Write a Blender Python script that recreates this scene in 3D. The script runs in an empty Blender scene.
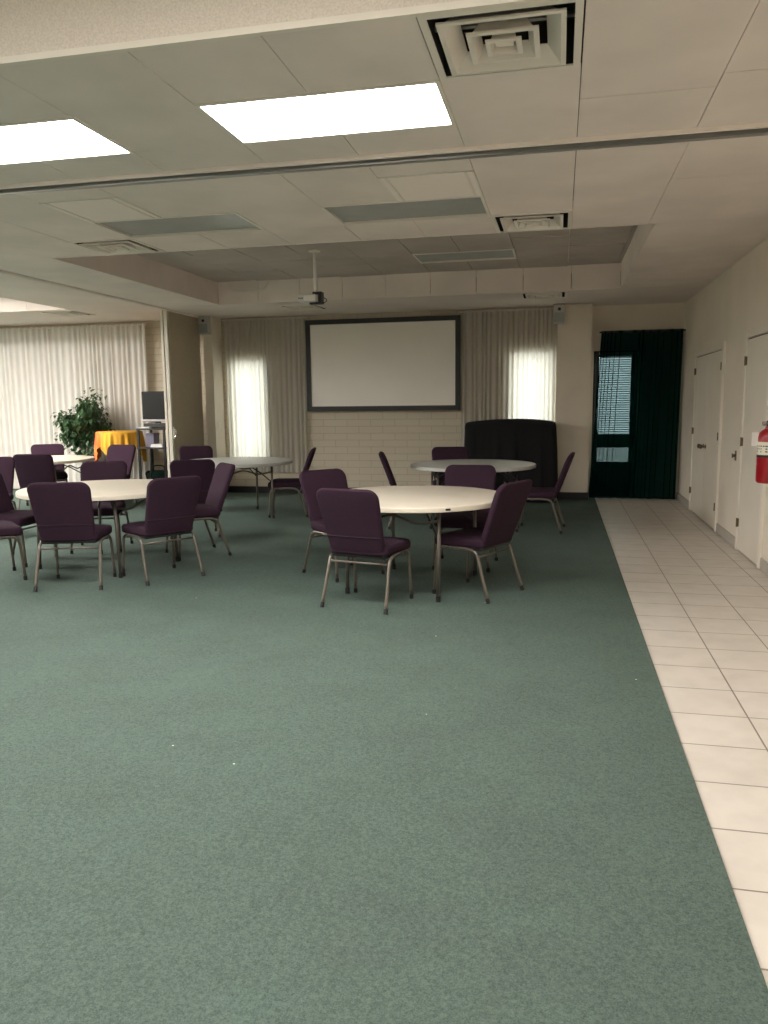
import bpy, bmesh, math, random
from math import pi, sin, cos, radians
from mathutils import Vector, Matrix
random.seed(7)
C = bpy.context.scene.collection
S = bpy.context.scene

# ------------------------------------------------------------------ materials
def srgb(r, g, b):
    f = lambda c: (c/255/12.92) if c/255 <= .04045 else ((c/255+.055)/1.055)**2.4
    return (f(r), f(g), f(b), 1)

def new_mat(name):
    m = bpy.data.materials.new(name); m.use_nodes = True
    nt = m.node_tree; nt.nodes.clear()
    out = nt.nodes.new('ShaderNodeOutputMaterial')
    return m, nt, out

def mat(name, col, rough=.6, metal=0, noise=0, nscale=40, bump=0, bscale=200, spec=.5, col2=None):
    m, nt, out = new_mat(name)
    b = nt.nodes.new('ShaderNodeBsdfPrincipled')
    b.inputs['Roughness'].default_value = rough
    b.inputs['Metallic'].default_value = metal
    b.inputs['Specular IOR Level'].default_value = spec
    nt.links.new(b.outputs[0], out.inputs[0])
    tc = nt.nodes.new('ShaderNodeTexCoord')
    if noise or col2:
        n = nt.nodes.new('ShaderNodeTexNoise'); n.inputs['Scale'].default_value = nscale
        n.inputs['Detail'].default_value = 4
        nt.links.new(tc.outputs['Object'], n.inputs['Vector'])
        r = nt.nodes.new('ShaderNodeValToRGB')
        c2 = col2 or tuple(max(0, c*(1-noise)) for c in col[:3]) + (1,)
        r.color_ramp.elements[0].position = .35; r.color_ramp.elements[1].position = .65
        r.color_ramp.elements[0].color = c2; r.color_ramp.elements[1].color = col
        nt.links.new(n.outputs['Fac'], r.inputs[0]); nt.links.new(r.outputs[0], b.inputs['Base Color'])
    else:
        b.inputs['Base Color'].default_value = col
    if bump:
        n2 = nt.nodes.new('ShaderNodeTexNoise'); n2.inputs['Scale'].default_value = bscale
        nt.links.new(tc.outputs['Object'], n2.inputs['Vector'])
        bp = nt.nodes.new('ShaderNodeBump'); bp.inputs['Strength'].default_value = bump
        bp.inputs['Distance'].default_value = .004
        nt.links.new(n2.outputs['Fac'], bp.inputs['Height']); nt.links.new(bp.outputs[0], b.inputs['Normal'])
    return m

def mat_emit(name, col, strength):
    m, nt, out = new_mat(name)
    e = nt.nodes.new('ShaderNodeEmission'); e.inputs[0].default_value = col; e.inputs[1].default_value = strength
    nt.links.new(e.outputs[0], out.inputs[0]); return m

def mat_cloth(name, col, transl=.45, clear=0.0, tcol=None, lcol=None):
    m, nt, out = new_mat(name)
    d = nt.nodes.new('ShaderNodeBsdfDiffuse'); d.inputs[0].default_value = col
    t = nt.nodes.new('ShaderNodeBsdfTranslucent'); t.inputs[0].default_value = lcol or tcol or col
    mx = nt.nodes.new('ShaderNodeMixShader'); mx.inputs[0].default_value = transl
    nt.links.new(d.outputs[0], mx.inputs[1]); nt.links.new(t.outputs[0], mx.inputs[2])
    last = mx
    if clear:
        tr = nt.nodes.new('ShaderNodeBsdfTransparent'); tr.inputs[0].default_value = tcol or (1,1,1,1)
        m2 = nt.nodes.new('ShaderNodeMixShader'); m2.inputs[0].default_value = clear
        nt.links.new(mx.outputs[0], m2.inputs[1]); nt.links.new(tr.outputs[0], m2.inputs[2]); last = m2
    nt.links.new(last.outputs[0], out.inputs[0]); return m

def mat_glass(name, tint=(.95,.98,.97,1)):
    m, nt, out = new_mat(name)
    tr = nt.nodes.new('ShaderNodeBsdfTransparent'); tr.inputs[0].default_value = tint
    g = nt.nodes.new('ShaderNodeBsdfGlossy'); g.inputs['Roughness'].default_value = .03
    mx = nt.nodes.new('ShaderNodeMixShader'); mx.inputs[0].default_value = .08
    nt.links.new(tr.outputs[0], mx.inputs[1]); nt.links.new(g.outputs[0], mx.inputs[2])
    nt.links.new(mx.outputs[0], out.inputs[0]); return m

def mat_brick(name, c1, c2, mortar, bw, bh, ms, offset=.5, loc=(0,0,0), axes='xy', rough=.6, bump=.3, spec=.4, vary=0):
    m, nt, out = new_mat(name)
    b = nt.nodes.new('ShaderNodeBsdfPrincipled'); b.inputs['Roughness'].default_value = rough
    b.inputs['Specular IOR Level'].default_value = spec
    g = nt.nodes.new('ShaderNodeNewGeometry')
    sep = nt.nodes.new('ShaderNodeSeparateXYZ'); cmb = nt.nodes.new('ShaderNodeCombineXYZ')
    nt.links.new(g.outputs['Position'], sep.inputs[0])
    nt.links.new(sep.outputs['XYZ'.index(axes[0].upper())], cmb.inputs[0])
    nt.links.new(sep.outputs['XYZ'.index(axes[1].upper())], cmb.inputs[1])
    mp = nt.nodes.new('ShaderNodeMapping'); mp.inputs['Location'].default_value = loc
    nt.links.new(cmb.outputs[0], mp.inputs[0])
    br = nt.nodes.new('ShaderNodeTexBrick'); br.offset = offset; br.squash = 1
    br.inputs['Scale'].default_value = 1
    br.inputs['Color1'].default_value = c1; br.inputs['Color2'].default_value = c2
    br.inputs['Mortar'].default_value = mortar; br.inputs['Mortar Size'].default_value = ms
    br.inputs['Mortar Smooth'].default_value = .3; br.inputs['Bias'].default_value = 0
    br.inputs['Brick Width'].default_value = bw; br.inputs['Row Height'].default_value = bh
    nt.links.new(mp.outputs[0], br.inputs['Vector'])
    src = br.outputs['Color']
    if vary:
        n = nt.nodes.new('ShaderNodeTexNoise'); n.inputs['Scale'].default_value = 6; n.inputs['Detail'].default_value = 6
        nt.links.new(g.outputs['Position'], n.inputs['Vector'])
        mx = nt.nodes.new('ShaderNodeMix'); mx.data_type = 'RGBA'; mx.blend_type = 'MULTIPLY'
        mx.inputs[0].default_value = vary
        rr = nt.nodes.new('ShaderNodeValToRGB'); rr.color_ramp.elements[0].color = (.6,.58,.55,1); rr.color_ramp.elements[0].position = .3
        rr.color_ramp.elements[1].position = .6
        nt.links.new(n.outputs['Fac'], rr.inputs[0])
        nt.links.new(br.outputs['Color'], mx.inputs[6]); nt.links.new(rr.outputs[0], mx.inputs[7]); src = mx.outputs[2]
    nt.links.new(src, b.inputs['Base Color'])
    bp = nt.nodes.new('ShaderNodeBump'); bp.inputs['Strength'].default_value = bump; bp.inputs['Distance'].default_value = .006
    bp.invert = True
    nt.links.new(br.outputs['Fac'], bp.inputs['Height']); nt.links.new(bp.outputs[0], b.inputs['Normal'])
    nt.links.new(b.outputs[0], out.inputs[0]); return m

def mat_carpet():
    m, nt, out = new_mat('green_carpet')
    b = nt.nodes.new('ShaderNodeBsdfPrincipled'); b.inputs['Roughness'].default_value = .95
    b.inputs['Specular IOR Level'].default_value = .15
    g = nt.nodes.new('ShaderNodeNewGeometry')
    def noise(s, d, rough=.6):
        n = nt.nodes.new('ShaderNodeTexNoise'); n.inputs['Scale'].default_value = s; n.inputs['Detail'].default_value = d
        n.inputs['Roughness'].default_value = rough
        nt.links.new(g.outputs['Position'], n.inputs['Vector']); return n
    fine = noise(260, 2); mid = noise(85, 5, .75); big = noise(2.2, 5)
    add = nt.nodes.new('ShaderNodeMath'); add.operation = 'MULTIPLY_ADD'; add.inputs[1].default_value = .42
    nt.links.new(fine.outputs['Fac'], add.inputs[0])
    m2 = nt.nodes.new('ShaderNodeMath'); m2.operation = 'MULTIPLY'; m2.inputs[1].default_value = .58
    nt.links.new(mid.outputs['Fac'], m2.inputs[0]); nt.links.new(m2.outputs[0], add.inputs[2])
    r = nt.nodes.new('ShaderNodeValToRGB')
    e = r.color_ramp.elements
    e[0].position = .34; e[0].color = (.048,.072,.061,1)
    e[1].position = .66; e[1].color = (.138,.190,.160,1)
    nt.links.new(add.outputs[0], r.inputs[0])
    mx = nt.nodes.new('ShaderNodeMix'); mx.data_type = 'RGBA'; mx.blend_type = 'MULTIPLY'; mx.inputs[0].default_value = .6
    r2 = nt.nodes.new('ShaderNodeValToRGB'); r2.color_ramp.elements[0].position = .3; r2.color_ramp.elements[1].position = .7
    r2.color_ramp.elements[0].color = (.84,.77,.775,1)
    nt.links.new(big.outputs['Fac'], r2.inputs[0])
    nt.links.new(r.outputs[0], mx.inputs[6]); nt.links.new(r2.outputs[0], mx.inputs[7])
    # scattered pale lint specks
    v = nt.nodes.new('ShaderNodeTexVoronoi'); v.inputs['Scale'].default_value = 2.6
    nt.links.new(g.outputs['Position'], v.inputs['Vector'])
    lt = nt.nodes.new('ShaderNodeMath'); lt.operation = 'LESS_THAN'; lt.inputs[1].default_value = .014
    nt.links.new(v.outputs['Distance'], lt.inputs[0])
    m3 = nt.nodes.new('ShaderNodeMix'); m3.data_type = 'RGBA'; m3.inputs[7].default_value = (.55,.56,.52,1)
    nt.links.new(lt.outputs[0], m3.inputs[0]); nt.links.new(mx.outputs[2], m3.inputs[6])
    nt.links.new(m3.outputs[2], b.inputs['Base Color'])
    bp = nt.nodes.new('ShaderNodeBump'); bp.inputs['Strength'].default_value = .5; bp.inputs['Distance'].default_value = .004
    nt.links.new(fine.outputs['Fac'], bp.inputs['Height']); nt.links.new(bp.outputs[0], b.inputs['Normal'])
    nt.links.new(b.outputs[0], out.inputs[0]); return m

M = {}
M['carpet'] = mat_carpet()
M['floor_tile'] = mat_brick('cream_floor_tile', (.68,.62,.55,1), (.655,.595,.525,1), (.26,.21,.17,1), .355, .355, .0045, 0, (-.547,-2.415,0), 'xy', rough=.38, bump=.5, vary=.25)
M['ceil_tile'] = mat('ceiling_tile', (.86,.765,.705,1), .9, noise=.10, nscale=1.7, bump=.3, bscale=260, spec=.1)
M['ceil_plain'] = mat('painted_soffit', (.81,.725,.665,1), .8, noise=.08, nscale=1.2, bump=.15, bscale=120, spec=.2)
M['tray_tile'] = mat('shaded_ceiling_tile', (.60,.535,.48,1), .9, noise=.18, nscale=1.1, bump=.3, bscale=260, spec=.1)  # ceiling tile darkened: the tray's weaker light is put into the colour
M['plenum'] = mat('dark_void', (.045,.042,.038,1), .9)
M['wall_cream'] = mat('cream_wall_paint', (.81,.73,.62,1), .65, noise=.06, nscale=2, bump=.12, bscale=160, spec=.3)
M['wallpaper'] = mat('textured_wallpaper', (.78,.70,.60,1), .8, noise=.15, nscale=120, bump=.7, bscale=120, spec=.2)
M['block'] = mat_brick('painted_block', (.57,.50,.39,1), (.55,.48,.37,1), (.44,.38,.29,1), .40, .112, .006, .5, (0,0,0), 'xz', rough=.7, bump=.5)
M['block_y'] = mat_brick('painted_block_side', (.56,.50,.39,1), (.54,.48,.37,1), (.46,.41,.32,1), .40, .112, .005, .5, (0,0,0), 'yz', rough=.7, bump=.5)
M['trim_white'] = mat('white_trim', (.80,.74,.64,1), .5)
M['pale_panel'] = mat('pale_panel', (.92,.83,.76,1), .85, spec=.1)
M['speaker_grey'] = mat('speaker_grey', (.52,.50,.46,1), .6)
M['door_white'] = mat('off_white_door', (.78,.71,.61,1), .7, noise=.04, nscale=3)
M['black_base'] = mat('black_baseboard', (.012,.012,.011,1), .5)
M['grey_base'] = mat('grey_baseboard', (.46,.42,.37,1), .5)
M['track'] = mat('aluminium_track', (.42,.42,.40,1), .35, .7)
M['track_dark'] = mat('track_slot', (.03,.03,.03,1), .6)
M['metal_white'] = mat('white_enamel', (.80,.74,.66,1), .45)
M['lamp_on'] = mat_emit('lit_diffuser', (1.0,.965,.925,1), 33)
M['lamp_left'] = mat_emit('lit_diffuser_side_room', (1.0,.965,.92,1), 92)
M['lamp_off'] = mat('unlit_lens', (.36,.375,.36,1), .35, noise=.1, nscale=6)
M['fabric'] = mat('plum_fabric', (.046,.022,.038,1), .9, noise=.25, nscale=160, bump=.4, bscale=420, spec=.15)
M['piping'] = mat('plum_piping', (.022,.011,.018,1), .9)
M['bronze'] = mat('bronze_tube', (.17,.145,.12,1), .38, .55)
M['black_plastic'] = mat('black_plastic', (.014,.013,.013,1), .45)
M['chrome'] = mat('chrome', (.62,.6,.56,1), .25, 1)
M['table_top'] = mat('cream_laminate', (.78,.70,.58,1), .42, noise=.04, nscale=5)
M['table_shaded'] = mat('shaded_laminate', (.50,.50,.47,1), .42, noise=.05, nscale=5)  # cream laminate greyed: dim light at the far tables put into the colour
M['table_edge'] = mat('table_rim', (.72,.64,.52,1), .5)
M['table_edge_shaded'] = mat('table_rim_shaded', (.55,.54,.50,1), .5)  # rim of the far tables, dimness likewise put into the colour
M['leg_metal'] = mat('grey_brown_steel', (.16,.14,.12,1), .4, .6)
M['sheer'] = mat_cloth('sheer_curtain', (.66,.61,.55,1), .48, .03, (.84,.84,.78,1))
M['white_curtain'] = mat_cloth('white_drape', (.86,.83,.78,1), .30, 0, (.85,.82,.77,1))
M['green_curtain'] = mat_cloth('dark_green_sheer', (.0015,.017,.0125,1), .2, .11, (.46,.66,.70,1), (.001,.012,.009,1))
M['green_opaque'] = mat('dark_green_cloth', (.004,.012,.009,1), .9, spec=.1)
M['black_cloth'] = mat('black_cloth', (.010,.010,.011,1), .85, spec=.25, bump=.2, bscale=60)
m, nt, out = new_mat('marigold_cloth'); b = nt.nodes.new('ShaderNodeBsdfPrincipled'); b.inputs['Roughness'].default_value = .85
tc = nt.nodes.new('ShaderNodeTexCoord'); sp = nt.nodes.new('ShaderNodeSeparateXYZ'); nz_ = nt.nodes.new('ShaderNodeTexNoise'); nz_.inputs['Scale'].default_value = 5
nt.links.new(tc.outputs['Object'], sp.inputs[0]); nt.links.new(tc.outputs['Object'], nz_.inputs['Vector'])
ma = nt.nodes.new('ShaderNodeMath'); ma.operation = 'MULTIPLY_ADD'; ma.inputs[1].default_value = .35
nt.links.new(nz_.outputs['Fac'], ma.inputs[0]); nt.links.new(sp.outputs[0], ma.inputs[2])
cr = nt.nodes.new('ShaderNodeValToRGB'); nt.links.new(ma.outputs[0], cr.inputs[0])
mr = nt.nodes.new('ShaderNodeMapRange'); mr.inputs[1].default_value = -.16; mr.inputs[2].default_value = .42
nt.links.new(ma.outputs[0], mr.inputs[0]); nt.links.new(mr.outputs[0], cr.inputs[0])
e = cr.color_ramp.elements; e[0].position = .05; e[0].color = (.80,.17,.05,1); e[1].position = .55; e[1].color = (.80,.47,.045,1)
q = e.new(.85); q.color = (.72,.36,.03,1)
nt.links.new(cr.outputs[0], b.inputs['Base Color']); nt.links.new(b.outputs[0], out.inputs[0]); M['yellow_cloth'] = m
M['screen'] = mat('matte_screen', (.92,.87,.80,1), .8, noise=.03, nscale=1.5, spec=.1)
M['frame_black'] = mat('black_frame', (.016,.017,.017,1), .5)
M['part_panel'] = mat('tan_vinyl', (.60,.545,.445,1), .6, noise=.08, nscale=20)
M['part_post'] = mat('post_white', (.62,.57,.48,1), .5)
M['glass'] = mat_glass('window_glass')
M['dark_frame'] = mat('dark_window_frame', (.03,.03,.028,1), .45, .4)
M['blind'] = mat('blind_slat', (.42,.48,.50,1), .6)
M['red'] = mat('fire_red', (.34,.007,.014,1), .3, spec=.6)
M['label_cream'] = mat('label_cream', (.78,.74,.60,1), .5)
M['ink'] = mat('dark_ink', (.03,.03,.04,1), .6)
M['tag_white'] = mat('white_tag', (.78,.76,.72,1), .6)
M['brass'] = mat('dark_brass', (.16,.12,.07,1), .4, .7)
M['leaf'] = mat('ficus_leaf', (.055,.125,.040,1), .4, col2=(.022,.055,.022,1), nscale=14)
M['bark'] = mat('ficus_stem', (.16,.12,.08,1), .8)
M['pot'] = mat('white_pot', (.70,.68,.62,1), .5)
M['soil'] = mat('dark_soil', (.02,.016,.012,1), .95)
M['tv_dark'] = mat('monitor_glass', (.012,.013,.013,1), .22, spec=.5)
M['silver'] = mat('silver_plastic', (.42,.42,.42,1), .4, .3)
M['paper'] = mat('white_paper', (.80,.79,.77,1), .7)
M['lilac'] = mat('lilac_box', (.30,.28,.38,1), .6)
M['concrete'] = mat('outdoor_concrete', (.30,.29,.27,1), .9, noise=.2, nscale=5)
M['proj_white'] = mat('projector_white', (.86,.83,.78,1), .45)

# ------------------------------------------------------------------ mesh helpers
def obj(name, bm, m, parent=None, smooth=False, loc=None):
    me = bpy.data.meshes.new(name)
    bmesh.ops.recalc_face_normals(bm, faces=bm.faces[:])
    if smooth:
        for f in bm.faces: f.smooth = True
    bm.to_mesh(me); bm.free()
    if smooth == 'auto':
        me.set_sharp_from_angle(angle=radians(38))
    o = bpy.data.objects.new(name, me); C.objects.link(o)
    for x in (m if isinstance(m, (list, tuple)) else [m]): me.materials.append(x)
    if parent: o.parent = parent
    if loc: o.location = loc
    return o

def thing(name, label, cat, loc=(0,0,0), rotz=0, group=None):
    o = bpy.data.objects.new(name, None); C.objects.link(o)
    o.empty_display_size = .1
    o.location = loc; o.rotation_euler = (0,0,rotz)
    tag(o, label, cat, group); return o

def tag(o, label, cat, group=None):
    o['label'] = label; o['category'] = cat
    if group: o['group'] = group
    return o

def struct(name, bm, m, parent=None, smooth=False):
    o = obj(name, bm, m, parent, smooth)
    if not parent: o['kind'] = 'structure'
    return o

def dup(root, loc, rotz, label, group=None):
    r = root.copy(); C.objects.link(r); r.location = loc; r.rotation_euler = (0,0,rotz); r['label'] = label
    if group: r['group'] = group
    for ch in list(root.children):
        c = ch.copy(); C.objects.link(c); c.parent = r
        for g in list(ch.children):
            d = g.copy(); C.objects.link(d); d.parent = c
    return r

def BM(): return bmesh.new()

def box(bm, x0, x1, y0, y1, z0, z1, bev=0, mi=0):
    r = bmesh.ops.create_cube(bm, size=1)
    vs = r['verts']
    for v in vs:
        v.co = Vector(((x0+x1)/2+v.co.x*(x1-x0), (y0+y1)/2+v.co.y*(y1-y0), (z0+z1)/2+v.co.z*(z1-z0)))
    fs = set(f for v in vs for f in v.link_faces)
    for f in fs: f.material_index = mi
    if bev:
        es = list(set(e for v in vs for e in v.link_edges))
        bmesh.ops.bevel(bm, geom=es, offset=bev, segments=2, affect='EDGES', profile=.5)
    return bm

def tube(bm, pts, r, seg=10, cap=True, mi=0):
    pts = [Vector(p) for p in pts]
    n = len(pts); rings = []
    up = None
    for i, p in enumerate(pts):
        d = (pts[min(i+1,n-1)] - pts[max(i-1,0)]).normalized()
        if up is None:
            a = Vector((0,0,1)) if abs(d.z) < .9 else Vector((1,0,0))
        else: a = up
        u = (a - d*a.dot(d)).normalized(); w = d.cross(u); up = u
        rr = r[i] if isinstance(r, (list,tuple)) else r
        rings.append([bm.verts.new(p + u*rr*cos(2*pi*k/seg) + w*rr*sin(2*pi*k/seg)) for k in range(seg)])
    fs = []
    for i in range(n-1):
        for k in range(seg):
            fs.append(bm.faces.new((rings[i][k], rings[i][(k+1)%seg], rings[i+1][(k+1)%seg], rings[i+1][k])))
    if cap:
        fs.append(bm.faces.new(rings[0][::-1])); fs.append(bm.faces.new(rings[-1]))
    for f in fs: f.material_index = mi
    return bm

def smooth_path(pts, n=6):
    pts = [Vector(p) for p in pts]; out = []
    P = [2*pts[0]-pts[1]] + pts + [2*pts[-1]-pts[-2]]
    for i in range(1, len(P)-2):
        for k in range(n):
            t = k/n; a,b,c,d = P[i-1],P[i],P[i+1],P[i+2]
            out.append(.5*((2*b)+(c-a)*t+(2*a-5*b+4*c-d)*t*t+(3*b-a-3*c+d)*t**3))
    out.append(pts[-1]); return out

def lathe(bm, prof, seg=32, cx=0, cy=0, cap=True):
    rings = []
    for r, z in prof:
        rings.append([bm.verts.new((cx+r*cos(2*pi*k/seg), cy+r*sin(2*pi*k/seg), z)) for k in range(seg)])
    for i in range(len(rings)-1):
        for k in range(seg):
            bm.faces.new((rings[i][k], rings[i][(k+1)%seg], rings[i+1][(k+1)%seg], rings[i+1][k]))
    if cap:
        bm.faces.new(rings[0][::-1]); bm.faces.new(rings[-1])
    return bm

def rounded_outline(w, h, r, seg=5, taper=0, rb=None):
    """outline in (u,v): v from 0..h, u centred; taper narrows the bottom"""
    pts = []; rb = r if rb is None else rb
    for (cx, cy, a0, rr) in ((w/2-r, h-r, 0, r), (-w/2+r, h-r, pi/2, r), (-w/2+rb, rb, pi, rb), (w/2-rb, rb, 1.5*pi, rb)):
        for k in range(seg+1):
            a = a0 + (pi/2)*k/seg
            pts.append((cx+rr*cos(a), cy+rr*sin(a)))
    return [(u*(1-taper*(1-v/h)), v) for u, v in pts]

def cushion(bm, outline, depth, bev, bulge, to3):
    """extruded, bevelled, slightly domed pad; to3 maps (u,v,w) to a point, w along the thickness"""
    n = len(outline)
    cu = sum(p[0] for p in outline)/n; cv = sum(p[1] for p in outline)/n
    layers = []
    prof = []
    for k in range(5):
        a = pi/2*k/4
        prof.append((bev*(1-sin(a)), -depth/2+bev*(1-cos(a)) if False else -depth/2 + bev*(1-cos(pi/2-a)) ))
    # rear face -> side -> front face
    seq = [(.30, -depth/2-bulge), (.12, -depth/2-bulge*.6)]
    loops = []
    def ring(shrink, w, frac=False):
        vs = []
        for u, v in outline:
            du, dv = u-cu, v-cv
            if frac:
                s = 1-shrink
                uu, vv = cu+du*s, cv+dv*s
            else:
                L = math.hypot(du, dv)
                uu, vv = u-du/L*shrink, v-dv/L*shrink
            vs.append(bm.verts.new(to3(uu, vv, w)))
        return vs
    h = depth/2
    R = []
    R.append(ring(.72, -h-bulge, True)); R.append(ring(.42, -h-bulge*.9, True)); R.append(ring(.20, -h-bulge*.5, True))
    for a in (0, 22, 45, 68, 90):
        t = radians(a); R.append(ring(bev*(1-sin(t)), -h+bev*(1-cos(t))))
    for a in (90, 68, 45, 22, 0):
        t = radians(a); R.append(ring(bev*(1-sin(t)), h-bev*(1-cos(t))))
    R.append(ring(.20, h+bulge*.5, True)); R.append(ring(.42, h+bulge*.9, True)); R.append(ring(.72, h+bulge, True))
    for i in range(len(R)-1):
        for k in range(n):
            bm.faces.new((R[i][k], R[i][(k+1)%n], R[i+1][(k+1)%n], R[i+1][k]))
    bm.faces.new(R[0][::-1]); bm.faces.new(R[-1])
    return bm

# ------------------------------------------------------------------ dimensions (metres)
XW = 1.77          # right wall
XP = -5.75         # line of the folding partition
XL = -13.0         # far left wall of the side room
YB = 12.42         # back wall
ZC = 2.911         # ceiling
ZH = 3.35          # higher ceiling of the near zone
YH = 3.05          # header
YN = -4.0

# ------------------------------------------------------------------ setting: floor
bm = BM(); box(bm, XL, XW+.2, YN, YB+.4, -.2, -.004)
fl = struct('floor', bm, M['floor_tile'])
bm = BM(); box(bm, XL, .547, YN, YB, -.004, .006)
obj('carpet', bm, M['carpet'], fl)
bm = BM(); box(bm, -16, 6, YB+.25, 30, -.3, -.02); struct('ground', bm, M['concrete'])

# walls
def wall_x(name, x0, x1, y0, y1, z0, z1, holes, m):
    """wall in the XZ plane with rectangular holes (xa,xb,za,zb)"""
    bm = BM()
    xs = sorted(set([x0, x1] + [h[0] for h in holes] + [h[1] for h in holes]))
    zs = sorted(set([z0, z1] + [h[2] for h in holes] + [h[3] for h in holes]))
    for i in range(len(xs)-1):
        for k in range(len(zs)-1):
            cx, cz = (xs[i]+xs[i+1])/2, (zs[k]+zs[k+1])/2
            if any(h[0] < cx < h[1] and h[2] < cz < h[3] for h in holes): continue
            box(bm, xs[i], xs[i+1], y0, y1, zs[k], zs[k+1])
    return struct(name, bm, m)

WL = (-5.42, -4.80, .55, 2.24)     # left window behind the sheer curtain
WR = (-.755, -.12, .55, 2.27)       # right window
DR = (.485, 1.14, 0, 2.24)          # glazed outside door
wall_x('wall_back', XL, .36, YB, YB+.2, 0, 3.7, [WL, WR], M['block'])
wall_x('wall_recess', .36, XW+.2, YB+.12, YB+.3, 0, 3.7, [DR], M['wall_cream'])
bm = BM(); box(bm, XW, XW+.2, YN, YB+.12, 0, 3.7); struct('wall_right', bm, M['wall_cream'])
bm = BM(); box(bm, XL-.2, XL, YN, YB+.2, 0, 3.7); struct('wall_left', bm, M['wall_cream'])
bm = BM(); box(bm, XL, XW+.2, YN-.2, YN, 0, 3.7); struct('wall_front', bm, M['wall_cream'])

bm = BM(); box(bm, XL-.2, XW+.2, YN-.2, YB+.32, 3.7, 3.8); struct('light_seal_roof', bm, M['plenum'])  # unseen slab added to stop sky light leaking through ceiling gaps
# pillars
def pillar(name, x0, x1, y0, y1):
    bm = BM(); box(bm, x0, x1, y0, y1, .11, ZC-.001); p = struct(name, bm, M['wall_cream'])
    bm = BM(); box(bm, x0-.004, x1+.004, y0-.008, y1, 0.007, .11); obj('baseboard', bm, M['black_base'], p)
    return p
pillar('wall_pillar_left', -5.70, -5.545, 12.05, YB)
pillar('wall_pillar_right', -.06, .435, 12.20, YB)
bm = BM(); box(bm, -5.54, -.10, YB-.014, YB, .007, .11); struct('baseboard_back', bm, M['black_base'])
bm = BM(); box(bm, .38, .436, 12.18, 12.21, ZC-.03, ZC-.002); box(bm, -.02, .38, 12.185, 12.2, ZC-.022, ZC-.002)
struct('trim_pillar', bm, M['trim_white'])

# right wall baseboards + doors
D2 = (9.38, 11.25, 2.04); D1 = (7.36, 8.32, 2.06)
for nm, a, b in (('baseboard_right', D1[1], D2[0]), ('baseboard_right_far', D2[1], YB+.1), ('baseboard_right_near', YN, D1[0])):
    bm = BM(); box(bm, XW-.014, XW, a, b, 0, .10); struct(nm, bm, M['grey_base'])

def wall_door(name, y0, y1, zt, double, hinge_far):
    bm = BM()
    for a, b in ((y0, y0+.055), (y1-.055, y1)): box(bm, XW-.030, XW, a, b, 0, zt+.09, .004)
    d = struct(name, bm, M['trim_white'])
    leaves = [(y0+.06, (y0+y1)/2-.004), ((y0+y1)/2+.004, y1-.06)] if double else [(y0+.06, y1-.06)]
    for i, (a, b) in enumerate(leaves):
        bm = BM(); box(bm, XW-.016, XW-.001, a, b, .012, zt, .003)
        lf = obj('leaf', bm, M['door_white'], d)
        hy = (a-.006 if i == 0 else b+.006) if double else (b+.006 if hinge_far else a-.006)
        for hz in (.28, 1.08, 1.86):
            bm = BM(); tube(bm, [(XW-.034, hy, hz-.045), (XW-.034, hy, hz+.045)], .007, 8)
            box(bm, XW-.033, XW-.016, hy-.012, hy+.012, hz-.04, hz+.04)
            obj('hinge', bm, M['brass'], lf)
        if double:
            ky = b-.07 if i == 0 else a+.07
            bm = BM(); lathe(bm, [(.004,0),(.026,.002),(.026,.008),(.011,.012),(.011,.04),(.026,.05),(.028,.062),(.020,.074),(.004,.076)], 16)
            bm.transform(Matrix.Translation((XW-.016, ky, .92)) @ Matrix.Rotation(-pi/2, 4, 'Y'))
            obj('knob', bm, M['brass'], lf, True)
    # thin dark gap above the leaf
    bm = BM(); box(bm, XW-.012, XW-.001, y0+.055, y1-.055, zt+.002, zt+.008); obj('top_gap', bm, M['track_dark'], d)
    bm = BM(); box(bm, XW-.024, XW, y0+.055, y1-.055, zt+.016, zt+.085, .003); obj('head_casing', bm, M['door_white'], d)
    return d
wall_door('door_1', *D1, False, True)
wall_door('door_2', *D2, True, False)

# dark latch on the strip of wall between the doors
t = thing('door_bolt', 'small dark metal bolt plate on the wall strip between the two white doors', 'bolt', (XW+.002, 8.62, .92))
bm = BM(); box(bm, -.008, 0, -.03, .03, -.05, .05, .003); obj('plate', bm, M['brass'], t)
bm = BM(); tube(bm, [(-.004,0,0),(-.04,0,0)], .014, 12); tube(bm, [(-.036,0,-.022),(-.036,0,.022)], .007, 8); obj('turn_knob', bm, M['brass'], t, True)

# ------------------------------------------------------------------ ceiling
def xg(k): return .06 + .61*k + (.04 if k == -3 else 0)
skip = []      # rectangles in plan that fixtures fill
L1 = (xg(-6), xg(-4)+.01, 3.66, 4.24); L2 = (xg(-3), xg(-1), 3.66, 4.24)
L3 = (xg(-3), xg(-1), 5.68, 6.29); L4 = (xg(-6), xg(-4), 5.68, 6.29)
V1 = (xg(-1), xg(0), 3.06, 3.66); V2 = (xg(-1), xg(0), 6.29, 6.90); V3 = (xg(-7), xg(-6), 6.29, 6.90)
V4 = (xg(-1), xg(0), 10.76, 11.37); V5 = (-4.05, -3.44, 11.08, 11.69); V6 = (-7.75, -7.14, 10.68, 11.29)
P1 = (xg(-2), xg(-1), 5.07, 5.68); P2 = (xg(-6), xg(-5), 5.07, 5.68)
TRAY = (-4.80, .72, 6.93, 10.69); TRAYL = (-11.2, -7.12, 5.0, 10.52)
ROOM_L = [(-8.6,-7.4,3.6,4.2), (-11,-9.8,3.6,4.2)]
fixtures = [L1, L2, L3, L4, V1, V2, V3, V4, V5, V6, P1, P2] + ROOM_L
holes_all = fixtures + [TRAY, TRAYL]
bm = BM()
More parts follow.
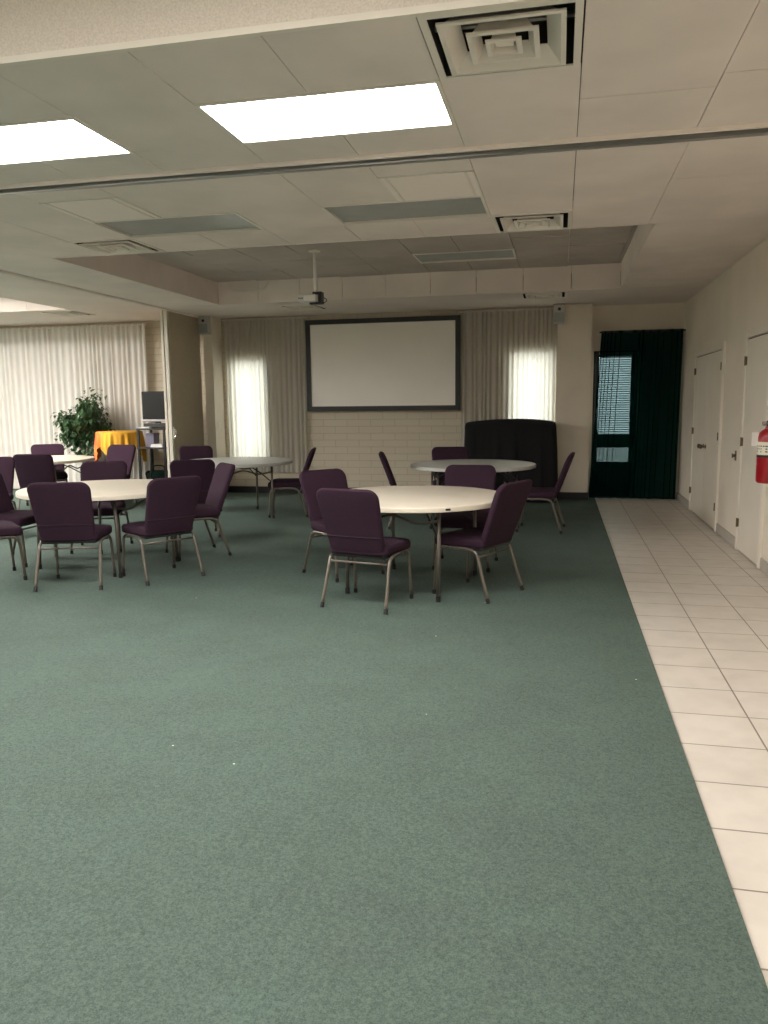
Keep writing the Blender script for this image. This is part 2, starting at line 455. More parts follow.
def tile(bm, x0, x1, y0, y1, gx=.004, gy=.0016, jig=.003, z=ZC, th=.012):
    for h in holes_all:
        if x0 < h[1]-.01 and x1 > h[0]+.01 and y0 < h[3]-.01 and y1 > h[2]+.01: return False
    r = bmesh.ops.create_cube(bm, size=1)
    tx, ty, dz = random.uniform(-jig,jig), random.uniform(-jig,jig), random.uniform(0, jig)
    for v in r['verts']:
        x, y, zz = v.co
        v.co = Vector(((x0+x1)/2+x*(x1-x0-gx), (y0+y1)/2+y*(y1-y0-gy), z+dz+(th if zz > 0 else 0)+tx*x*.8+ty*y*.8))
    return True
rowsA = [3.06, 3.66, 4.24, 4.69]; rowsB = [4.69, 5.07, 5.68, 6.29, 6.93]
def fill(bm, xs, rows, **kw):
    for i in range(len(xs)-1):
        for k in range(len(rows)-1): tile(bm, xs[i], xs[i+1], rows[k], rows[k+1], **kw)
cols = [xg(k) for k in range(-6, 1)]
fill(bm, cols, rowsA); fill(bm, cols, rowsB)
fill(bm, [xg(0), xg(1)], [3.06, 4.05, 4.69]); fill(bm, [xg(1), XW], [3.06, 3.9, 4.69])
fill(bm, [xg(0), xg(1)], [4.69, 5.55, 6.93]); fill(bm, [xg(1), XW], [4.69, 5.6, 6.93]); fill(bm, [.735, XW], [6.93, 8.4, 10.69], jig=.001)
# plain stretch left of the tiles, up to the partition line
for a, b in ((3.05, 4.69), (4.69, 6.29), (6.29, 6.93)): tile(bm, XP+.03, -4.80 if a > 6 else -4.2, a, b, jig=.001)
fill(bm, [-4.82, -4.21], [6.29, 6.93], jig=.001)
fill(bm, [-4.2, xg(-6)], [3.06, 4.69, 5.68, 6.29], jig=.001)
fill(bm, [XP+.03, -4.80], [6.93, 8.8, 10.69], jig=.001)
ceil = struct('ceiling', bm, M['ceil_tile'])
# back soffit with holes for two vents + plain ceiling of the side room
def plane_holes(bm, x0, x1, y0, y1, holes, z, th=.02):
    xs = sorted(set([x0,x1]+[v for h in holes for v in h[:2] if x0 < v < x1])); ys = sorted(set([y0,y1]+[v for h in holes for v in h[2:] if y0 < v < y1]))
    for i in range(len(xs)-1):
        for k in range(len(ys)-1):
            cx, cy = (xs[i]+xs[i+1])/2, (ys[k]+ys[k+1])/2
            if any(h[0] < cx < h[1] and h[2] < cy < h[3] for h in holes): continue
            box(bm, xs[i], xs[i+1], ys[k], ys[k+1], z, z+th)
bm = BM()
plane_holes(bm, XP, XW, 10.69, YB+.12, [V4, V5], ZC)
plane_holes(bm, XL, XP-.03, YH, YB, [V6, TRAYL]+ROOM_L, ZC)
obj('soffit', bm, M['ceil_plain'], ceil)
bm = BM()   # dark void above the tiles (open over the trays)
plane_holes(bm, XL, XW, YH, YB+.2, [tuple(v+(-.06 if k%2==0 else .06) for k, v in enumerate(T)) for T in (TRAY, TRAYL)], 3.12, .02)
obj('void_cover', bm, M['plenum'], ceil)
# raised trays: side panels and upper tiles
def tray(T, name, ztop, m):
    x0, x1, y0, y1 = T
    bm = BM()
    nx = max(1, round((x1-x0)/.64)); ny = max(1, round((y1-y0)/.94))
    for i in range(nx):
        a, b = x0+(x1-x0)*i/nx+.003, x0+(x1-x0)*(i+1)/nx-.003
        j = random.uniform(-.003,.003)
        box(bm, a, b, y1+j, y1+.02+j, ZC-.002, ztop+.03); box(bm, a, b, y0-.02, y0, ZC-.002, ztop+.03)
    for i in range(ny):
        a, b = y0+(y1-y0)*i/ny+.002, y0+(y1-y0)*(i+1)/ny-.002
        box(bm, x0-.02, x0, a, b, ZC-.002, ztop+.03); box(bm, x1, x1+.02, a, b, ZC-.002, ztop+.03)
    box(bm, x0-.06, x1+.06, y0-.06, y1+.06, ztop+.05, ztop+.07)
    return struct(name, bm, m)
ZT = 3.215
TF1 = (xg(-3), xg(-1), 9.35, 9.96); TF2 = (xg(-6)+.3, xg(-4)+.3, 8.13, 8.74)
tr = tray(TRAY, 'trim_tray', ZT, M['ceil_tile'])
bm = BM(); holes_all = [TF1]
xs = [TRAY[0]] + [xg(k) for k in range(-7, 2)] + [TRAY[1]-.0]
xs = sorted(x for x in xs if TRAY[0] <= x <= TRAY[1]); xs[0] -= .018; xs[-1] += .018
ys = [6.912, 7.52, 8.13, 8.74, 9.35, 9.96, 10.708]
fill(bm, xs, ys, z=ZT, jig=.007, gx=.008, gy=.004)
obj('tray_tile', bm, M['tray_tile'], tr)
trl = tray(TRAYL, 'trim_tray_side_room', ZT, M['ceil_plain'])
holes_all = []
bm = BM(); fill(bm, [TRAYL[0], -10, -8.6, TRAYL[1]], [5, 6.8, 8.6, 10.52], z=ZT); obj('tray_tile', bm, M['ceil_tile'], trl)

# ceiling tracks for the folding partitions
def track(name, pts_a, pts_b, along):
    bm = BM()
    if along == 'x':
        x0, x1, y = pts_a[0], pts_b[0], pts_a[1]
        lip = BM(); box(lip, x0, x1, y-.084, y-.060, ZC-.020, ZC+.004); box(bm, x0, x1, y-.012, y+.035, ZC-.030, ZC+.004); box(bm, x0, x1, y+.066, y+.084, ZC-.012, ZC+.004)
        s = BM(); box(s, x0, x1, y-.058, y-.012, ZC-.003, ZC+.003); box(s, x0, x1, y+.035, y+.066, ZC-.003, ZC+.003)
    else:
        y0, y1, x = pts_a[1], pts_b[1], pts_a[0]
        box(bm, x-.035, x-.012, y0, y1, ZC-.014, ZC+.004); box(bm, x+.012, x+.035, y0, y1, ZC-.014, ZC+.004)
        s = BM(); box(s, x-.012, x+.012, y0, y1, ZC-.004, ZC+.003)
    o = struct(name, bm, M['track'] if along == 'x' else M['ceil_plain']); obj('slot', s, M['track_dark'], o)
    if along == 'x': obj('lip', lip, M['pale_panel'], o)
track('trim_1', (XP, 4.69), (XW, 4.69), 'x')
track('trim_2', (XP, YH), (XP, 10.9), 'y')

# header between the near zone and the hall
bm = BM(); box(bm, XL, XW, YH-.010, YH+.010, ZC+.020, ZH+.1); hd = struct('wall_header', bm, M['wallpaper'])
bm = BM(); box(bm, XL, XW, YH-.016, YH+.010, ZC-.006, ZC+.020); obj('edge_trim', bm, M['trim_white'], hd)
bm = BM(); box(bm, XL, XW, YN, YH-.010, ZH, ZH+.1); struct('ceiling_near', bm, M['ceil_plain'])

# ------------------------------------------------------------------ ceiling fixtures
def light(rect, z, on, label, group):
    x0, x1, y0, y1 = rect
    t = thing('ceiling_light', label, 'ceiling light', ((x0+x1)/2, (y0+y1)/2, z), 0, group)
    w, d = (x1-x0)/2, (y1-y0)/2
    bm = BM(); f = .022
    for a in ((-w, w, -d, -d+f), (-w, w, d-f, d), (-w, -w+f, -d+f, d-f), (w-f, w, -d+f, d-f)): box(bm, *a, -.004, .012)
    obj('frame', bm, M['metal_white'], t)
    bm = BM()
    rec = .012 if on else .022
    for a in ((-w+.006, w-.006, -d+.006, -d+.02), (-w+.006, w-.006, d-.02, d-.006), (-w+.006, -w+.02, -d+.02, d-.02), (w-.02, w-.006, -d+.02, d-.02)): box(bm, *a, .012, .09)
    box(bm, -w+.006, w-.006, -d+.006, d-.006, .09, .1)
    obj('housing', bm, M['metal_white'], t)
    bm = BM(); box(bm, -w+.021, w-.021, -d+.021, d-.021, rec-.006, rec)
    m = on if on else M['lamp_off']
    obj('diffuser', bm, m, t)
    return t
light(L1, ZC, M['lamp_on'], 'lit rectangular ceiling light at the left edge, front of the ceiling track', 'ceiling lights')
light(L2, ZC, M['lamp_on'], 'lit rectangular ceiling light beside the large square air vent', 'ceiling lights')
light(L3, ZC, None, 'unlit grey ceiling light right of the projector, nearest the small square vent', 'ceiling lights')
light(L4, ZC, None, 'unlit grey ceiling light on the left, just behind the ceiling track', 'ceiling lights')
light(TF1, ZT, None, 'unlit ceiling light up in the raised tray, right of the projector pole', 'ceiling lights')
for i, (x, y) in enumerate(((-8.0,3.9), (-10.4,3.9))):
    light((x-.6, x+.6, y-.3, y+.3), ZC, M['lamp_left'], ['lit ceiling light of the side room nearest the partition track', 'lit ceiling light of the side room far from the track'][i], 'side room ceiling lights')
for i, (x, y) in enumerate(((-8.4,6.4), (-10.2,6.4), (-8.6,8.9), (-10.2,8.9))):
    light((x-.6, x+.6, y-.3, y+.3), ZT-.012, M['lamp_left'], 'lit ceiling light in the raised tray of the side room, ' + ['front right', 'front left', 'back right', 'back left'][i], 'side room ceiling lights')
for i, (x, y) in enumerate(((-1.0,1.2), (-3.6,1.2), (-1.0,-1.4), (-3.6,-1.4))):
    light((x-.61, x+.61, y-.3, y+.3), ZH-.012, M['lamp_on'], 'lit ceiling light in front of the header, ' + ['near the camera', 'left of the camera', 'behind the camera', 'behind and left of the camera'][i], 'near zone ceiling lights')

def vent(rect, z, label, dark=False):
    x0, x1, y0, y1 = rect
    t = thing('ceiling_vent', label, 'air vent', ((x0+x1)/2, (y0+y1)/2, z), 0, 'square ceiling vents')
    w = (y1-y0)/2
    bm = BM(); f = .03
    for a in ((-w, w, -w, -w+f), (-w, w, w-f, w), (-w, -w+f, -w+f, w-f), (w-f, w, -w+f, w-f)): box(bm, *a, -.006, .001)
    obj('frame', bm, M['metal_white'], t)
    bm = BM()
    for a in ((-w+.01, w-.01, -w+.01, -w+.02), (-w+.01, w-.01, w-.02, w-.01), (-w+.01, -w+.02, -w+.02, w-.02), (w-.02, w-.01, -w+.02, w-.02)): box(bm, *a, .001, .18)
    box(bm, -w+.01, w-.01, -w+.01, w-.01, .18, .19)
    obj('duct', bm, M['plenum'], t)
    # three stepped louvre rings: each a square funnel flaring downwards
    for (so, si, zo, zi) in ((.240, .165, -.014, .045), (.138, .092, -.017, .036), (.070, .040, -.020, .026)):
        b = BM(); th = .004
        def sq(s, zz): return [b.verts.new((sx*s, sy*s, zz)) for sx, sy in ((-1,-1),(1,-1),(1,1),(-1,1))]
        A = [sq(so, zo+.008), sq(so, zo), sq(so-.02, zo-.001), sq(si, zi), sq(si, zi+th), sq(so-.02, zo+.012)]
        A.append(A[0])
        for i in range(len(A)-1):
            for k in range(4):
                b.faces.new((A[i][k], A[i][(k+1)%4], A[i+1][(k+1)%4], A[i+1][k]))
        obj('louver', b, M['metal_white'], t)
    bm = BM(); box(bm, -.036, .036, -.036, .036, .0, .006); obj('center_plate', bm, M['metal_white'], t)
    bm = BM(); box(bm, -.012, .012, -w+.02, w-.02, .07, .085); box(bm, -w+.02, w-.02, -.012, .012, .07, .085); obj('crossbar', bm, M['track'], t)
    return t
vent(V1, ZC, 'large stepped square air vent at the top of the picture by the header')
vent(V2, ZC, 'square air vent just behind the ceiling track, beside the unlit light')
vent(V3, ZC, 'square air vent on the left at the corner of the raised tray')
vent(V4, ZC, 'air vent in the back soffit above the right sheer curtain')
vent(V5, ZC, 'air vent in the back soffit near the projection screen, behind the projector')
vent(V6, ZC, 'air vent in the side room ceiling above the white curtain')

def access(rect, label):
    x0, x1, y0, y1 = rect
    t = thing('access_panel', label, 'ceiling panel', ((x0+x1)/2, (y0+y1)/2, ZC), 0, 'framed ceiling panels')
    w = (x1-x0)/2; bm = BM()
    for a in ((-w, w, -w, -w+.012), (-w, w, w-.012, w), (-w, -w+.012, -w, w), (w-.012, w, -w, w)): box(bm, *a, -.004, .012)
    for s in (-1, 1): box(bm, min(s*(w-.045), s*(w-.06)), max(s*(w-.045), s*(w-.06)), -w+.012, w-.012, -.008, .012)
    obj('frame', bm, M['metal_white'], t)
    bm = BM(); box(bm, -w+.012, w-.012, -w+.012, w-.012, -.003, .012); obj('panel', bm, M['pale_panel'], t)
access(P1, 'pale framed ceiling panel in front of the unlit light, right of centre')
access(P2, 'pale framed ceiling panel in front of the unlit light on the left')

# ------------------------------------------------------------------ windows and outside door
def window(name, R, y):
    x0, x1, z0, z1 = R
    bm = BM(); f = .035
    for a in ((x0, x1, z0, z0+f), (x0, x1, z1-f, z1), (x0, x0+f, z0+f, z1-f), (x1-f, x1, z0+f, z1-f)):
        box(bm, a[0], a[1], y+.10, y+.15, a[2], a[3])
    w = struct(name, bm, M['trim_white'])
    bm = BM(); box(bm, x0+f, x1-f, y+.12, y+.126, z0+f, z1-f); obj('pane', bm, M['glass'], w)
window('window_1', WL, YB); window('window_2', WR, YB)
yd = YB+.16
bm = BM()
x0, x1 = DR[0], DR[1]
for a in ((x0, x0+.035, 0, 2.24), (x1-.035, x1, 0, 2.24), (x0, x1, 2.20, 2.24)): box(bm, a[0], a[1], yd, yd+.07, a[2], a[3])
dd = struct('door_3', bm, M['dark_frame'])
bm = BM()
for a in ((x0+.037, x0+.085, 0, 2.20), (x1-.10, x1-.037, 0, 2.20), (x0+.085, x1-.10, 2.15, 2.20), (x0+.085, x1-.10, .77, .97), (x0+.085, x1-.10, 0, .55)):
    box(bm, a[0], a[1], yd+.01, yd+.055, a[2], a[3])
obj('leaf', bm, M['dark_frame'], dd)
for za, zb in ((.55,.77), (.97,2.15)):
    bm = BM(); box(bm, x0+.085, x1-.10, yd+.03, yd+.036, za, zb); obj('pane', bm, M['glass'], dd)
bm = BM(); tube(bm, smooth_path([(x0+.06,yd+.01,1.05),(x0+.06,yd-.05,1.08),(x0+.06,yd-.05,1.36),(x0+.06,yd+.01,1.39)],4), .011, 8); obj('pull_handle', bm, M['chrome'], dd, True)
bm = BM(); tube(bm, [(x0+.06,yd+.012,.42),(x0+.06,yd-.014,.42)], .022, 12); obj('lock', bm, M['chrome'], dd, True)
t = thing('window_blind', 'slatted venetian blind behind the dark green curtain', 'blind', ((x0+x1)/2, yd-.02, 2.2))
bm = BM()
for k in range(36):
    z = -.03 - k*.034
    for r in range(1):
        vs = [bm.verts.new(p) for p in ((-.24,-.006,z-.007),(.24,-.006,z-.007),(.24,.010,z+.008),(-.24,.010,z+.008))]
        bm.faces.new(vs)
bmesh.ops.solidify(bm, geom=bm.faces[:], thickness=.0008)
obj('slats', bm, M['blind'], t)
bm = BM(); box(bm, -.25, .25, -.015, .015, -.015, .02); obj('head_rail', bm, M['blind'], t)

# ------------------------------------------------------------------ curtains
def drape(x0, x1, y, z0, z1, pleat, amp, seed, lean0=0, lean1=0, nz=14, per=12, omega=0, spread=(.7,1.35)):
    rnd = random.Random(seed); bm = BM()
    n = max(3, int(round((x1-x0)/pleat)))
    ph = []; acc = 0
    ws = [rnd.uniform(*spread) for _ in range(n)]; tot = sum(ws)
    cols = []
    u = 0
    for i, w in enumerate(ws):
        a = rnd.uniform(.65, 1.25); om = omega*rnd.uniform(.5, 1.35)
        for k in range(per):
            t = k/per
            cols.append((u + w/tot*(t+om*sin(4*pi*t)), a*sin(2*pi*t), 0))
        u += w/tot
    cols.append((1, 0, 0))
    drift = [rnd.uniform(-1,1) for _ in range(n+1)]
    grid = []
    for j in range(nz+1):
        s = j/nz; z = z1+(z0-z1)*s
        row = []
        for (uu, wv, jj) in cols:
            g = (.55+.45*s) if s > .04 else .8
            q = max(0, min(.9999, uu))*n; d = drift[int(q)]*(1-q%1)+drift[int(q)+1]*(q%1)
            x = x0+(x1-x0)*uu + (lean0*(1-uu)+lean1*uu)*s + d*.010*s
            yy = y + amp*g*(wv + .25*sin(uu*23+seed+2.2*s)) 
            row.append(bm.verts.new((x, yy, z)))
        grid.append(row)
    for j in range(nz):
        for i in range(len(cols)-1):
            bm.faces.new((grid[j][i], grid[j][i+1], grid[j+1][i+1], grid[j+1][i]))
    return bm
def curtain(label, x0, x1, y, z0, z1, pleat, amp, seed, m, rodm=None, **kw):
    t = thing('curtain', label, 'curtain', ((x0+x1)/2, y, z1))
    off = Matrix.Translation((-(x0+x1)/2, -y, -z1))
    bm = drape(x0, x1, y, z0, z1, pleat, amp, seed, **kw); bm.transform(off); obj('drape', bm, m, t, True)
    bm = BM(); tube(bm, [(x0-.03,y,z1-.02),(x1+.03,y,z1-.02)], .012, 8); bm.transform(off); obj('curtain_rod', bm, rodm or M['metal_white'], t)
    return t
curtain('pleated sheer curtain over the left window beside the partition', -5.47, -4.06, 12.36, .36, ZC-.02, .085, .026, 3, M['sheer'])
curtain('pleated sheer curtain right of the projection screen, behind the black draped cabinet', -1.52, -.07, 12.36, .20, ZC-.02, .075, .024, 8, M['sheer'])
curtain('long white gathered curtain along the back wall of the side room', -12.6, -6.85, 12.26, .03, 2.86, .105, .034, 5, M['white_curtain'])
curtain('dark green curtain covering the glazed door at the end of the tiled aisle', .58, 1.735, 12.34, .012, 2.52, .13, .028, 31, M['green_curtain'], M['frame_black'], lean0=-.13, lean1=-.03, omega=.165, spread=(.5,1.8))

# ------------------------------------------------------------------ folding partition
t = thing('folding_partition', 'tan folding partition stacked open beside the back pillar', 'partition', (XP-.05, 11.0, 0))
bm = BM(); box(bm, -.055, -.015, -.06, .0, .01, ZC-.015, .004); box(bm, -.006, .05, -.055, .0, .01, ZC-.015, .004)
obj('post', bm, M['part_post'], t)
bm = BM(); box(bm, -.015, -.006, -.045, -.005, .01, ZC-.015); obj('post_gap', bm, M['track_dark'], t)
bm = BM(); N = 24
pr_, grid = [], []
for i in range(N*2+1):
    pr_.append((.045 if i % 2 else -.0, .0+i*1.06/(N*2)))
for side in (0,):
    lo = [bm.verts.new((x, y, .012)) for x, y in pr_]; hi = [bm.verts.new((x, y, ZC-.02)) for x, y in pr_]
    for i in range(len(pr_)-1): bm.faces.new((lo[i], lo[i+1], hi[i+1], hi[i]))
bmesh.ops.solidify(bm, geom=bm.faces[:], thickness=.01)
obj('panel', bm, M['part_panel'], t)
bm = BM(); box(bm, .05, .066, -.045, -.015, .98, 1.16, .004); tube(bm, smooth_path([(.06,-.03,1.02),(.10,-.03,1.03),(.10,-.03,1.11),(.06,-.03,1.12)],3), .007, 8)
obj('handle', bm, M['chrome'], t)

# ------------------------------------------------------------------ projection screen, projector, speakers
t = thing('projection_screen', 'wide black framed projection screen hanging on the back wall', 'projection screen', (-2.79, YB-.075, 1.37))
W, Hh, f = 1.255, 1.455, .075
bm = BM()
for a in ((-W, W, 0, f), (-W, W, Hh-f, Hh), (-W, -W+f, f, Hh-f), (W-f, W, f, Hh-f)): box(bm, a[0], a[1], -.02, .03, a[2], a[3], .003)
obj('frame', bm, M['frame_black'], t)
bm = BM(); box(bm, -W+f, W-f, .0, .02, f, Hh-f); obj('screen_surface', bm, M['screen'], t)
for x in (-.8, .8):
    for z in (.1, Hh-.25):
        bm = BM(); box(bm, x-.06, x+.06, .03, .076, z, z+.15); obj('wall_bracket', bm, M['frame_black'], t)

t = thing('projector', 'white projector hanging from a ceiling pole in front of the screen', 'projector', (-2.76, 8.80, ZT))
bm = BM(); lathe(bm, [(.004,0),(.07,0),(.07,-.012),(.02,-.02),(.004,-.021)], 20); obj('ceiling_plate', bm, M['metal_white'], t, 'auto')
bm = BM(); tube(bm, [(0,0,-.005),(.012,0,-.50)], .021, 12); obj('pole', bm, M['proj_white'], t, True)
bm = BM(); box(bm, -.02, .09, -.04, .04, -.49, -.46, .003); box(bm, .05, .09, -.05, .05, -.59, -.46, .003); box(bm, -.06, .09, -.03, .03, -.595, -.575)
obj('mount_bracket', bm, M['black_plastic'], t)
bm = BM(); box(bm, -.17, .045, -.13, .13, -.575, -.495, .012); obj('body', bm, M['proj_white'], t)
bm = BM(); tube(bm, [(-.11,.125,-.535),(-.11,.155,-.535)], .03, 16); obj('lens', bm, M['black_plastic'], t, 'auto')
bm = BM(); box(bm, -.165, -.095, -.134, -.128, -.565, -.505); obj('rear_panel', bm, M['tag_white'], t)
bm = BM()
for k in range(4): box(bm, -.155+k*.014, -.147+k*.014, -.1365, -.133, -.546, -.530)
obj('port', bm, M['ink'], t)
bm = BM(); tube(bm, smooth_path([(.07,.05,-.51),(.11,.06,-.53),(.13,.02,-.56),(.09,-.03,-.59),(.03,-.08,-.58)],5), .005, 6); obj('cable', bm, M['black_plastic'], t, True)

# loose white cable loop in the tray corner
bm = BM(); tube(bm, smooth_path([(-4.62,10.67,3.19),(-4.55,10.655,3.10),(-4.30,10.65,3.075),(-4.10,10.65,3.10),(-4.02,10.66,3.20)],6), .008, 8)
tag(obj('cable', bm, M['metal_white'], None, True), 'white cable sagging across the left back corner of the ceiling tray', 'cable')

def speaker(x, y, z, label):
    t = thing('wall_speaker', label, 'speaker', (x, y, z), 0, 'wall speakers')
    bm = BM(); box(bm, -.085, .085, -.15, -.03, -.14, .14, .012); obj('cabinet', bm, M['speaker_grey'], t)
    bm = BM(); box(bm, -.07, .07, -.157, -.149, -.125, .02, .003); obj('grille', bm, M['lamp_off'], t)
    bm = BM(); lathe(bm, [(.002,0),(.02,0),(.024,.006),(.002,.007)], 14); bm.transform(Matrix.Translation((0,-.149,.07)) @ Matrix.Rotation(pi/2, 4, 'X')); obj('tweeter', bm, M['black_plastic'], t)
    bm = BM(); box(bm, -.03, .03, -.03, -.001, -.05, .05); obj('bracket', bm, M['black_plastic'], t)
speaker(-5.62, 12.05, 2.76, 'small cream speaker high on the left pillar beside the partition')
speaker(-.04, 12.20, 2.76, 'small cream speaker high on the right pillar by the sheer curtain')

# light switch on the left pillar
t = thing('light_switch', 'white light switch plate on the side of the left pillar', 'switch', (-5.545, 12.2, 1.15))
bm = BM(); box(bm, 0, .008, -.04, .04, -.06, .06, .003); obj('plate', bm, M['trim_white'], t)
bm = BM(); box(bm, .006, .016, -.01, .01, -.018, .018); obj('toggle', bm, M['tag_white'], t)

# ------------------------------------------------------------------ fire extinguisher
t = thing('fire_extinguisher', 'red fire extinguisher with a cream label hung on the right wall', 'fire extinguisher', (1.655, 6.90, 0))
z0, z1 = .81, 1.245
bm = BM(); lathe(bm, [(.03,z0),(.066,z0+.004),(.078,z0+.02),(.078,z1-.06),(.072,z1-.03),(.05,z1-.005),(.028,z1+.01),(.024,z1+.03),(.005,z1+.032)], 32)
obj('cylinder', bm, M['red'], t, 'auto')
bm = BM(); lathe(bm, [(.0795,z0+.235),(.0797,z0+.24),(.0797,z0+.335),(.0795,z0+.34)], 32, cap=False)
lb = obj('label_band', bm, M['label_cream'], t, True)
bm = BM()
for i in range(9):
    for k in range(3):
        a = radians(190 + i*15); r = .0803; zz = z0+.262+k*.022
        p = Vector((r*cos(a), r*sin(a), zz)); u = Vector((-sin(a), cos(a), 0))
        s = random.uniform(.004,.009)
        q = [p-u*s+Vector((0,0,-.005)), p+u*s+Vector((0,0,-.005)), p+u*s+Vector((0,0,.005)), p-u*s+Vector((0,0,.005))]
        if random.random() < .75: bm.faces.new([bm.verts.new(v) for v in q])
obj('lettering', bm, M['ink'], lb)
bm = BM(); lathe(bm, [(.0788,z0+.215),(.080,z0+.217),(.080,z0+.234),(.0788,z0+.236)], 32, cap=False); obj('dark_band', bm, M['black_base'], t)
bm = BM(); tube(bm, [(0,0,z1+.03),(0,0,z1+.075)], .018, 14); box(bm, -.02, .02, -.055, .03, z1+.045, z1+.062, .003); obj('valve', bm, M['black_plastic'], t, 'auto')
bm = BM(); tube(bm, smooth_path([(0,-.01,z1+.075),(0,-.05,z1+.095),(0,-.13,z1+.085)],4), .010, 8); tube(bm, smooth_path([(0,-.02,z1+.05),(0,-.07,z1+.045),(0,-.12,z1+.02)],4), .009, 8); obj('handle', bm, M['black_plastic'], t, True)
bm = BM(); tube(bm, [(-.02,.0,z1+.052),(-.048,.0,z1+.052)], .017, 14); obj('gauge', bm, M['chrome'], t, 'auto')
bm = BM(); tube(bm, smooth_path([(.01,-.03,z1+.055),(.03,-.09,z1+.03),(.04,-.10,z1-.08),(.04,-.092,z0+.18),(.04,-.088,z0+.08)],6), .009, 8); obj('hose', bm, M['black_plastic'], t, True)
bm = BM(); box(bm, -.125, -.070, -.004, .002, z1-.130, z1-.02); bm.transform(Matrix.Translation((0,0,0))); obj('inspection_tag', bm, M['tag_white'], t)
bm = BM(); tube(bm, smooth_path([(-.096,.0,z1-.03),(-.06,.0,z1+.03),(-.02,.0,z1+.06)],4), .002, 6); obj('tag_string', bm, M['tag_white'], t)
bm = BM(); vs=[bm.verts.new(p) for p in ((-.0790,-.01,z0+.150),(-.0790,.03,z0+.162),(-.0785,.012,z0+.178))]; bm.faces.new(vs); bmesh.ops.solidify(bm, geom=bm.faces[:], thickness=.002); obj('sticker', bm, M['label_cream'], t)
bm = BM(); box(bm, .07, .117, -.03, .03, z0+.05, z1+.05, .003); obj('wall_bracket', bm, M['black_plastic'], t)

# ------------------------------------------------------------------ round folding tables
def round_table(label, x, y, rot, top, edge, group='round tables', R=.762, H=.742):
    t = thing('round_table', label, 'table', (x, y, .006), rot, group)
    bm = BM(); lathe(bm, [(.01,H),(R-.012,H),(R-.003,H-.003),(R,H-.010)], 72, cap=False); c = bm.verts.new((0,0,H))
    bm.faces.new([v for v in sorted([v for v in bm.verts if abs(math.hypot(v.co.x, v.co.y)-.01) < .001], key=lambda v: math.atan2(v.co.y, v.co.x))])
    bm.verts.remove(c)
    lathe(bm, [(.01,H-.02),(R-.02,H-.02),(R,H-.010)], 72, cap=False)
    obj('tabletop', bm, top, t, 'auto')
    bm = BM(); lathe(bm, [(R-.001,H-.010),(R+.001,H-.016),(R,H-.040),(R-.012,H-.044),(R-.02,H-.020)], 72, cap=False); obj('rim', bm, edge, t, 'auto')
    for sy in (-1, 1):
        for sx in (-1, 1):
            bm = BM(); tube(bm, [(sx*.38, sy*.462, H-.03), (sx*.38, sy*.471, .35), (sx*.38, sy*.485, .02)], .015, 12)
            lg = obj('leg', bm, M['leg_metal'], t, True)
            bm = BM(); tube(bm, [(sx*.38, sy*.485, .0), (sx*.38, sy*.485, .045)], .0185, 12); obj('foot_cap', bm, M['black_plastic'], lg, 'auto')
        bm = BM(); tube(bm, smooth_path([(-.38,sy*.466,H-.13),(-.20,sy*.466,H-.155),(0,sy*.466,H-.10),(.20,sy*.466,H-.155),(.38,sy*.466,H-.13)],5), .010, 8)
        tube(bm, [(-.38,sy*.466,H-.045),(.38,sy*.466,H-.045)], .011, 8)
        obj('crossbar', bm, M['leg_metal'], t, True)
        bm = BM()
        for sx in (-1, 1): tube(bm, [(sx*.10,sy*.12,H-.03),(sx*.26,sy*.33,H-.15),(sx*.37,sy*.47,H-.26)], .008, 8)
        obj('brace', bm, M['black_plastic'], t)
    bm = BM(); 
    for sx in (-1,1): box(bm, sx*.40-.012, sx*.40+.012, -.5, .5, H-.043, H-.021)
    obj('under_rail', bm, M['leg_metal'], t)
    return t
tb1 = round_table('cream round table front and centre with four plum chairs', -1.155, 6.24, -.183, M['table_top'], M['table_edge'])
tb2 = round_table('grey-shaded round table in front of the black draped cabinet', -1.03, 9.55, radians(-76), M['table_shaded'], M['table_edge_shaded'])
tb3 = round_table('grey-shaded round table by the left window and its sheer curtain', -4.24, 9.80, radians(34), M['table_shaded'], M['table_edge_shaded'])
tb4 = round_table('cream round table at the left front among plum chairs', -4.12, 6.50, radians(78), M['table_top'], M['table_edge'])
tb5 = round_table('cream round table in the side room in front of the potted tree', -7.35, 9.95, radians(-86), M['table_top'], M['table_edge'])

# dark oval sticker on the near edge of the front table
bm = BM(); a0 = radians(-50)
out = rounded_outline(.042, .016, .0075, 4); vs_ = [bm.verts.new((u, 0, v-.008)) for u, v in out]; bm.faces.new(vs_)
bmesh.ops.solidify(bm, geom=bm.faces[:], thickness=.003)
bm.transform(Matrix.Translation((.7635*cos(a0), .7635*sin(a0), .719)) @ Matrix.Rotation(a0+pi/2, 4, 'Z'))
obj('edge_sticker', bm, M['ink'], tb1)
